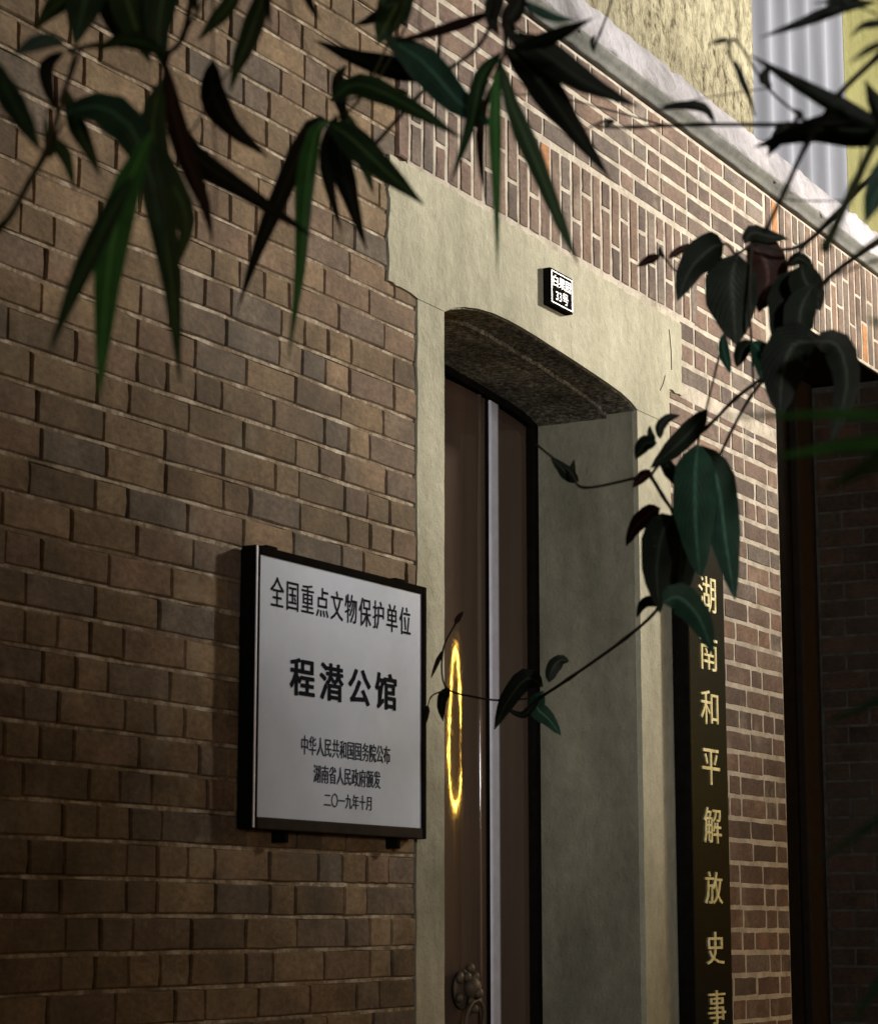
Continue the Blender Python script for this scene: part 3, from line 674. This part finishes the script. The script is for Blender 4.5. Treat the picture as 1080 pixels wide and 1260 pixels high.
LB = [([(405,150),(385,155),(350,230),(318,305),(292,382)],27,2.15,'leaf_d',2.1,.2), ([(405,150),(388,165),(376,240),(370,330),(354,446)],24,2.1,'leaf_b',2.0,.55),
 ([(402,150),(430,168),(475,210),(522,252)],38,2.12,'leaf',2.1,.2), ([(405,150),(400,190),(408,240),(421,288)],17,2.15,'leaf_d',2.15,.1),
 ([(412,140),(418,190),(432,245),(451,308)],29,2.15,'leaf_d',2.15,.1), ([(415,125),(432,160),(448,200),(460,240)],22,2.18,'leaf',2.2,.1),
 ([(405,125),(440,103),(500,128),(570,171)],31,2.1,'leaf',2.05,.2), ([(560,95),(500,88),(440,72),(386,49)],30,2.18,'leaf_d',2.2,.3),
 ([(470,42),(520,75),(565,125),(609,156)],46,2.15,'leaf_t',2.15,.3), ([(495,-40),(490,0),(475,30),(464,55)],44,2.15,'leaf',2.15,.2),
 ([(495,-10),(475,12),(455,24),(434,31)],16,2.15,'leaf_d',2.15,.1), ([(612,12),(570,28),(525,42),(482,50)],15,2.12,'leaf_r',2.15,.2),
 ([(618,55),(660,95),(700,150),(750,219)],42,2.1,'leaf_d',2.15,.1), ([(622,42),(665,62),(720,100),(785,131)],40,2.1,'leaf_d',2.1,.1),
 ([(628,60),(665,50),(695,38),(731,21)],20,2.08,'leaf_d',2.0,.1), ([(645,0),(660,12),(685,22),(709,24)],13,2.1,'leaf_t',2.1,.1),
 ([(614,68),(630,130),(660,200),(690,275),(712,327)],25,2.1,'leaf',2.1,.1), ([(614,70),(610,130),(611,220),(612,337)],17,2.1,'leaf_b',2.1,.5),
 ([(618,62),(592,95),(580,150),(554,226)],22,2.12,'leaf',2.15,.2), ([(606,100),(592,150),(592,200),(598,248)],12,2.2,'leaf_r',2.2,.2),
 ([(640,-40),(612,-5),(606,25),(615,45)],24,2.1,'leaf_d',2.1,.2), ([(648,-20),(635,10),(625,30),(640,60)],26,2.1,'leaf_d',2.1,.2), ([(425,150),(418,120),(416,95),(428,78)],20,2.15,'leaf_d',2.15,.1),
 ([(540,60),(535,85),(540,100)],4,2.25,'leaf_d',2.25,0), ([(545,20),(540,60),(541,82)],5,2.2,'leaf_d',2.2,0), ([(455,-60),(470,-20),(500,-10),(520,-50)],25,2.1,'leaf',2.1,.3)]
for px, w_, d, m_, d2, fc in LB: leaf(Bm, px, w_, d, m_, d2, fc)

# --- right bamboo
gC = ground_under(at(1330, 800, 1.9))
Cm = empty('bamboo_plant', gC, 'bamboo reaching in from the right over the corrugated sheet', 'bamboo', 'bamboo plants arching over the lane')
culm(Cm, [gC, gC+Vector((0,0,.9)), at(1300, 500, 1.9), at(1240, 150, 1.9), at(1190, -60, 1.9), at(1120, -140, 1.9)], .010, .003)
stem(Cm, [(1300,480,1.9), (1180,100,1.9), (1110,40,1.9), (1080,69,1.9), (1031,117,1.9), (993,176,1.95), (965,235,2.0), (941,285,2.0)], (9, 6))
stem(Cm, [(1280,350,1.9), (1150,130,1.8), (1085,165,1.8), (1050,230,1.7), (1015,305,1.6)], (7, 12), 'twig_g')
stem(Cm, [(1280,350,1.9), (1150,160,1.95), (1080,210,2.0), (1020,270,2.1), (968,325,2.3)], (6, 5))
stem(Cm, [(1250,180,1.9), (1130,120,1.9), (1080,150,1.9), (980,153,2.0), (860,153,2.2), (780,156,2.3), (735,156,2.35)], (10, 3))
stem(Cm, [(993,150,2.0), (945,108,2.1), (908,52,2.1), (897,50,2.1)], (3.5, 3.5)); stem(Cm, [(908,52,2.1), (906,0,2.1), (900,-60,2.1)], 1.6)
stem(Cm, [(945,108,2.1), (880,118,2.2), (810,130,2.3)], 1.5); stem(Cm, [(897,50,2.1), (898,68,2.1), (915,105,2.1), (929,142,2.1)], 3.5)
stem(Cm, [(1200,0,1.9), (1110,40,1.85), (1075,15,1.8), (1035,5,1.8)], 3); stem(Cm, [(1060,180,2.0), (1053,225,2.0), (1048,240,2.0)], 2)
stem(Cm, [(1048,246,2.1), (1005,247,2.2), (975,246,2.2), (960,243,2.2)], (2, 1.5)); stem(Cm, [(730,60,2.4), (738,40,2.4), (752,0,2.4), (765,-70,2.4)], (4, 2))
stem(Cm, [(1280,350,1.9), (1150,270,1.8), (1080,295,1.8), (1040,325,1.85), (1008,352,1.9)], (8, 5), 'twig_g'); stem(Cm, [(1150,310,1.8), (1080,320,1.7), (1030,338,1.7)], 5, 'twig_g')
LC = [([(1130,165),(1060,160),(1000,160),(927,181)],48,1.9,'leaf_d',2.0,.1), ([(1110,165),(1050,140),(985,105),(921,66)],25,1.9,'leaf_d',1.9,.2),
 ([(1080,2),(1037,8),(985,28),(934,46)],17,1.85,'leaf_d',1.85,.1), ([(1110,20),(1080,28),(1060,32),(1046,46)],11,1.8,'leaf_d',1.8,.1),
 ([(1120,40),(1080,55),(1060,66),(1044,78)],10,1.6,'leaf_d',1.6,.1), ([(1095,165),(1085,140),(1075,122),(1064,98)],26,1.85,'leaf_d',1.85,.1),
 ([(972,148),(962,162),(952,178),(944,193)],20,2.0,'leaf_d',2.0,.1), ([(950,108),(940,98),(942,88),(949,77)],14,2.05,'leaf_d',2.05,.1),
 ([(899,50),(890,49),(882,51),(871,54)],7,2.1,'leaf_d',2.1,.1), ([(904,72),(910,90),(920,115),(929,140)],9,2.1,'leaf_d',2.1,.1),
 ([(1150,190),(1110,205),(1080,235),(1064,275)],48,1.7,'leaf_t',1.7,.2), ([(740,156),(755,149),(740,150),(714,162)],6,2.3,'leaf_d',2.3,.1), ([(880,152),(865,132),(830,130),(806,137)],13,2.25,'leaf_d',2.25,.2),
 ([(1100,-30),(1060,-12),(1035,-2),(1000,4)],18,1.8,'leaf_d',1.8,.1), ([(1050,-20),(1040,0),(1045,16)],16,1.8,'leaf_d',1.8,.1),
 ([(732,42),(728,52),(731,66)],6,2.4,'leaf_d',2.4,0), ([(975,150),(985,140),(968,132)],8,2.0,'leaf_d',2.0,0)]
for px, w_, d, m_, d2, fc in LC: leaf(Cm, px, w_, d, m_, d2, fc)
# pale blurred blades low on the right and green blades across the corner
gG = ground_under(at(1250, 1100, 1.3))
G = empty('bamboo_shoot', gG, 'young bamboo with soft green blades reaching in at the right edge', 'bamboo')
culm(G, [gG, at(1260, 1500, 1.3), at(1240, 900, 1.3), at(1220, 500, 1.3)], .006, .003)
for px, w_, d, m_, fc in (([(1225,530),(1120,515),(1000,511),(865,514)],15,1.3,'leaf_b',.6), ([(1225,560),(1140,548),(1040,550),(942,564)],27,1.25,'leaf_b',.5), ([(1225,600),(1120,560),(1070,575),(1010,606)],30,1.2,'leaf',.5),
   ([(1240,820),(1120,850),(1060,872),(1005,895)],13,1.4,'leaf_t',.5), ([(1240,930),(1130,980),(1060,1025),(992,1068)],13,1.3,'leaf_t',.5), ([(1250,1100),(1130,1170),(1080,1215),(1045,1262)],22,1.3,'leaf_t',.5), ([(1225,400),(1140,395),(1085,397),(1062,392)],14,1.25,'leaf_b',.5)):
    leaf(G, px, w_, d, m_, d, fc)

# --- unseen leafy trees added between lamp and wall to shade its lower parts
def shade_tree(loc, blobs, nleaf, label, seed):
    r = random.Random(seed); T = empty('shade_tree', (loc[0], loc[1], 0), label, 'shade_tree'); top = Vector(blobs[0][0])
    htube('trunk', spline([(loc[0], loc[1], 0), (loc[0]+.05, loc[1]-.04, .9), (top.x-.03, top.y, top.z-.5), tuple(top)], 5), [.04-.0015*i for i in range(16)], M['twig'], T, 9)
    vs, fs = [], []
    for c, rad in blobs:
        c = Vector(c)
        for i in range(nleaf):
            d = Vector((r.gauss(0,1), r.gauss(0,1), r.gauss(0,1))).normalized()*(r.random()**.4)
            p = c+Vector((d.x*rad[0], d.y*rad[1], d.z*rad[2])); a = Vector((r.uniform(-1,1), r.uniform(-1,1), r.uniform(-1.2,.4))).normalized(); b_ = a.cross(Vector((r.uniform(-1,1), r.uniform(-1,1), r.uniform(-1,1)))).normalized()
            l = r.uniform(.05,.09); n = len(vs)
            vs += [p, p+a*l*.5+b_*l*.28, p+a*l, p+a*l*.5-b_*l*.28]; fs.append((n, n+1, n+2, n+3))
    bb = wloc(T); o = pd('crown', [v-bb for v in vs], fs, M['leaf'], T); o.location = (0,0,0); o['kind'] = 'stuff'
shade_tree((6.35, -2.0), [((6.25,-1.9,2.80),(.92,.5,.72)), ((6.0,-1.95,2.3),(.8,.5,.6)), ((5.95,-1.9,3.25),(.8,.45,.5))], 1500, 'added dense leafy tree beside the lane right of the view', 3)
shade_tree((8.45, -2.0), [((8.4,-1.95,2.62),(.42,.35,.46)), ((8.45,-1.95,2.1),(.4,.4,.5))], 260, 'added low leafy tree next to the ring lantern', 4)
# --- broad-leaved shrub
gS = ground_under(at(1300, 900, 2.9))
Sh = empty('shrub', gS, 'broad-leaved shrub with nearly black leaves hanging in front of the doorway edge', 'shrub')
stem(Sh, [(1330,2600,2.9), (1330,1500,2.9), (1330,900,2.9), (1300,300,2.9), (1190,130,2.85), (1085,205,2.85), (989,300,2.8), (925,300,2.8)], (11, 3.5), 'twig', 'trunk')
stem(Sh, [(1310,500,2.9), (1180,240,2.9), (1080,298,2.85), (1010,352,2.8), (985,420,2.8), (950,455,2.8), (905,490,2.85), (868,527,2.9), (820,562,2.9), (800,585,2.95)], (6, 4))
stem(Sh, [(945,460,2.8), (922,490,2.85), (900,530,2.9), (877,578,2.9)], 5); stem(Sh, [(925,300,2.8), (922,360,2.8), (924,417,2.8), (927,477,2.85)], 4)
stem(Sh, [(905,318,2.8), (900,370,2.85), (883,445,2.85), (862,530,2.9), (856,560,2.9)], 3.2); stem(Sh, [(925,300,2.8), (905,312,2.8), (888,300,2.8), (838,333,2.8), (820,320,2.8), (812,312,2.8)], (4, 2))
stem(Sh, [(800,585,2.95), (783,588,3.0), (718,600,3.3), (700,580,3.4), (660,547,3.5)], (4, 3)); stem(Sh, [(856,560,2.9), (848,590,2.9), (835,620,2.9), (828,640,2.9)], 3)
stem(Sh, [(800,585,2.95), (815,610,2.9), (830,640,2.9), (826,700,2.9), (812,745,2.95), (770,785,3.3), (700,835,3.7), (665,858,3.9)], (5, 4))
stem(Sh, [(665,858,3.9), (620,862,4.0), (585,858,4.0), (548,845,4.0), (545,800,4.0), (560,768,4.0)], (2.6, 2.2)); stem(Sh, [(545,850,4.0), (530,858,4.0), (524,880,4.0)], 2)
LS = [([(915,300),(925,286),(945,290),(970,294)],20,2.8,'leaf_d'), ([(890,300),(875,305),(850,330),(833,370)],42,2.75,'leaf_d'), ([(907,312),(900,345),(903,385),(906,424)],66,2.8,'leaf_d'),
 ([(918,303),(938,315),(945,345),(933,384)],54,2.82,'leaf_r'), ([(985,325),(990,345),(1000,360),(1009,382)],42,2.75,'leaf_d'), ([(980,330),(975,360),(968,395),(955,432)],56,2.78,'leaf_d'),
 ([(968,328),(980,318),(992,322),(1002,334)],16,2.8,'leaf_d'), ([(812,314),(802,318),(794,322),(783,328)],12,2.8,'leaf_r'), ([(822,318),(832,310),(842,304),(851,299)],10,2.8,'leaf_r'), ([(818,318),(812,310),(812,302)],6,2.8,'leaf_d'),
 ([(925,420),(915,428),(910,440),(906,452)],20,2.8,'leaf_d'), ([(925,420),(935,432),(938,448),(935,466)],26,2.78,'leaf_v'), ([(890,410),(890,428),(894,445),(899,460)],14,2.8,'leaf_v'), ([(945,425),(960,425),(975,440),(980,462)],40,2.75,'leaf_d'),
 ([(1005,420),(975,425),(962,465),(960,512)],60,2.6,'leaf_d'), ([(1000,420),(1030,425),(1042,475),(1022,545)],38,2.5,'leaf_d'), ([(1000,350),(985,380),(985,410),(1000,425)],40,2.75,'leaf_d'),
 ([(858,546),(855,590),(856,650),(862,712)],54,2.8,'leaf_v'), ([(862,548),(882,590),(892,660),(904,738)],46,2.85,'leaf_v'), ([(870,503),(850,530),(825,555),(800,576)],27,2.85,'leaf_d'),
 ([(812,540),(812,525),(822,514),(837,511)],13,2.9,'leaf_d'), ([(808,545),(795,545),(788,553),(782,565)],20,2.9,'leaf_d'), ([(806,542),(800,535),(799,523)],9,2.9,'leaf_d'), ([(800,578),(792,585),(785,592),(778,600)],14,2.9,'leaf_r'), ([(812,558),(822,575),(832,590),(842,606)],18,2.88,'leaf_d'),
 ([(830,635),(815,655),(808,700),(812,755)],44,2.85,'leaf_d'), ([(812,625),(798,632),(782,648),(770,672)],22,3.0,'leaf_r'), ([(815,742),(835,735),(860,760),(878,806)],38,2.6,'leaf_v'), ([(835,640),(838,680),(835,715),(830,755)],40,2.9,'leaf_d'), ([(812,745),(800,740),(790,745),(783,760)],14,3.0,'leaf_d'),
 ([(712,592),(700,585),(690,575),(677,562)],17,3.4,'leaf_d'), ([(706,590),(704,578),(706,565)],8,3.4,'leaf_d'),
 ([(668,845),(648,835),(625,862),(608,898)],26,3.9,'leaf_d'), ([(668,850),(660,870),(675,885),(690,905)],22,3.9,'leaf_v'), ([(675,840),(680,822),(690,812),(700,814)],18,3.8,'leaf_d'), ([(665,858),(650,875),(640,880),(618,870)],10,3.9,'leaf_d'),
 ([(552,848),(546,855),(543,870),(545,888)],13,4.0,'leaf_d'), ([(526,868),(524,880),(522,895)],8,4.0,'leaf_d'), ([(560,768),(564,760),(570,752)],7,4.0,'leaf_r'), ([(545,800),(538,815),(530,835)],6,4.0,'leaf_r')]
for i, (px, w_, d, m_) in enumerate(LS): leaf(Sh, px, w_, d, m_, d+.02, .15, .18, broad=True)
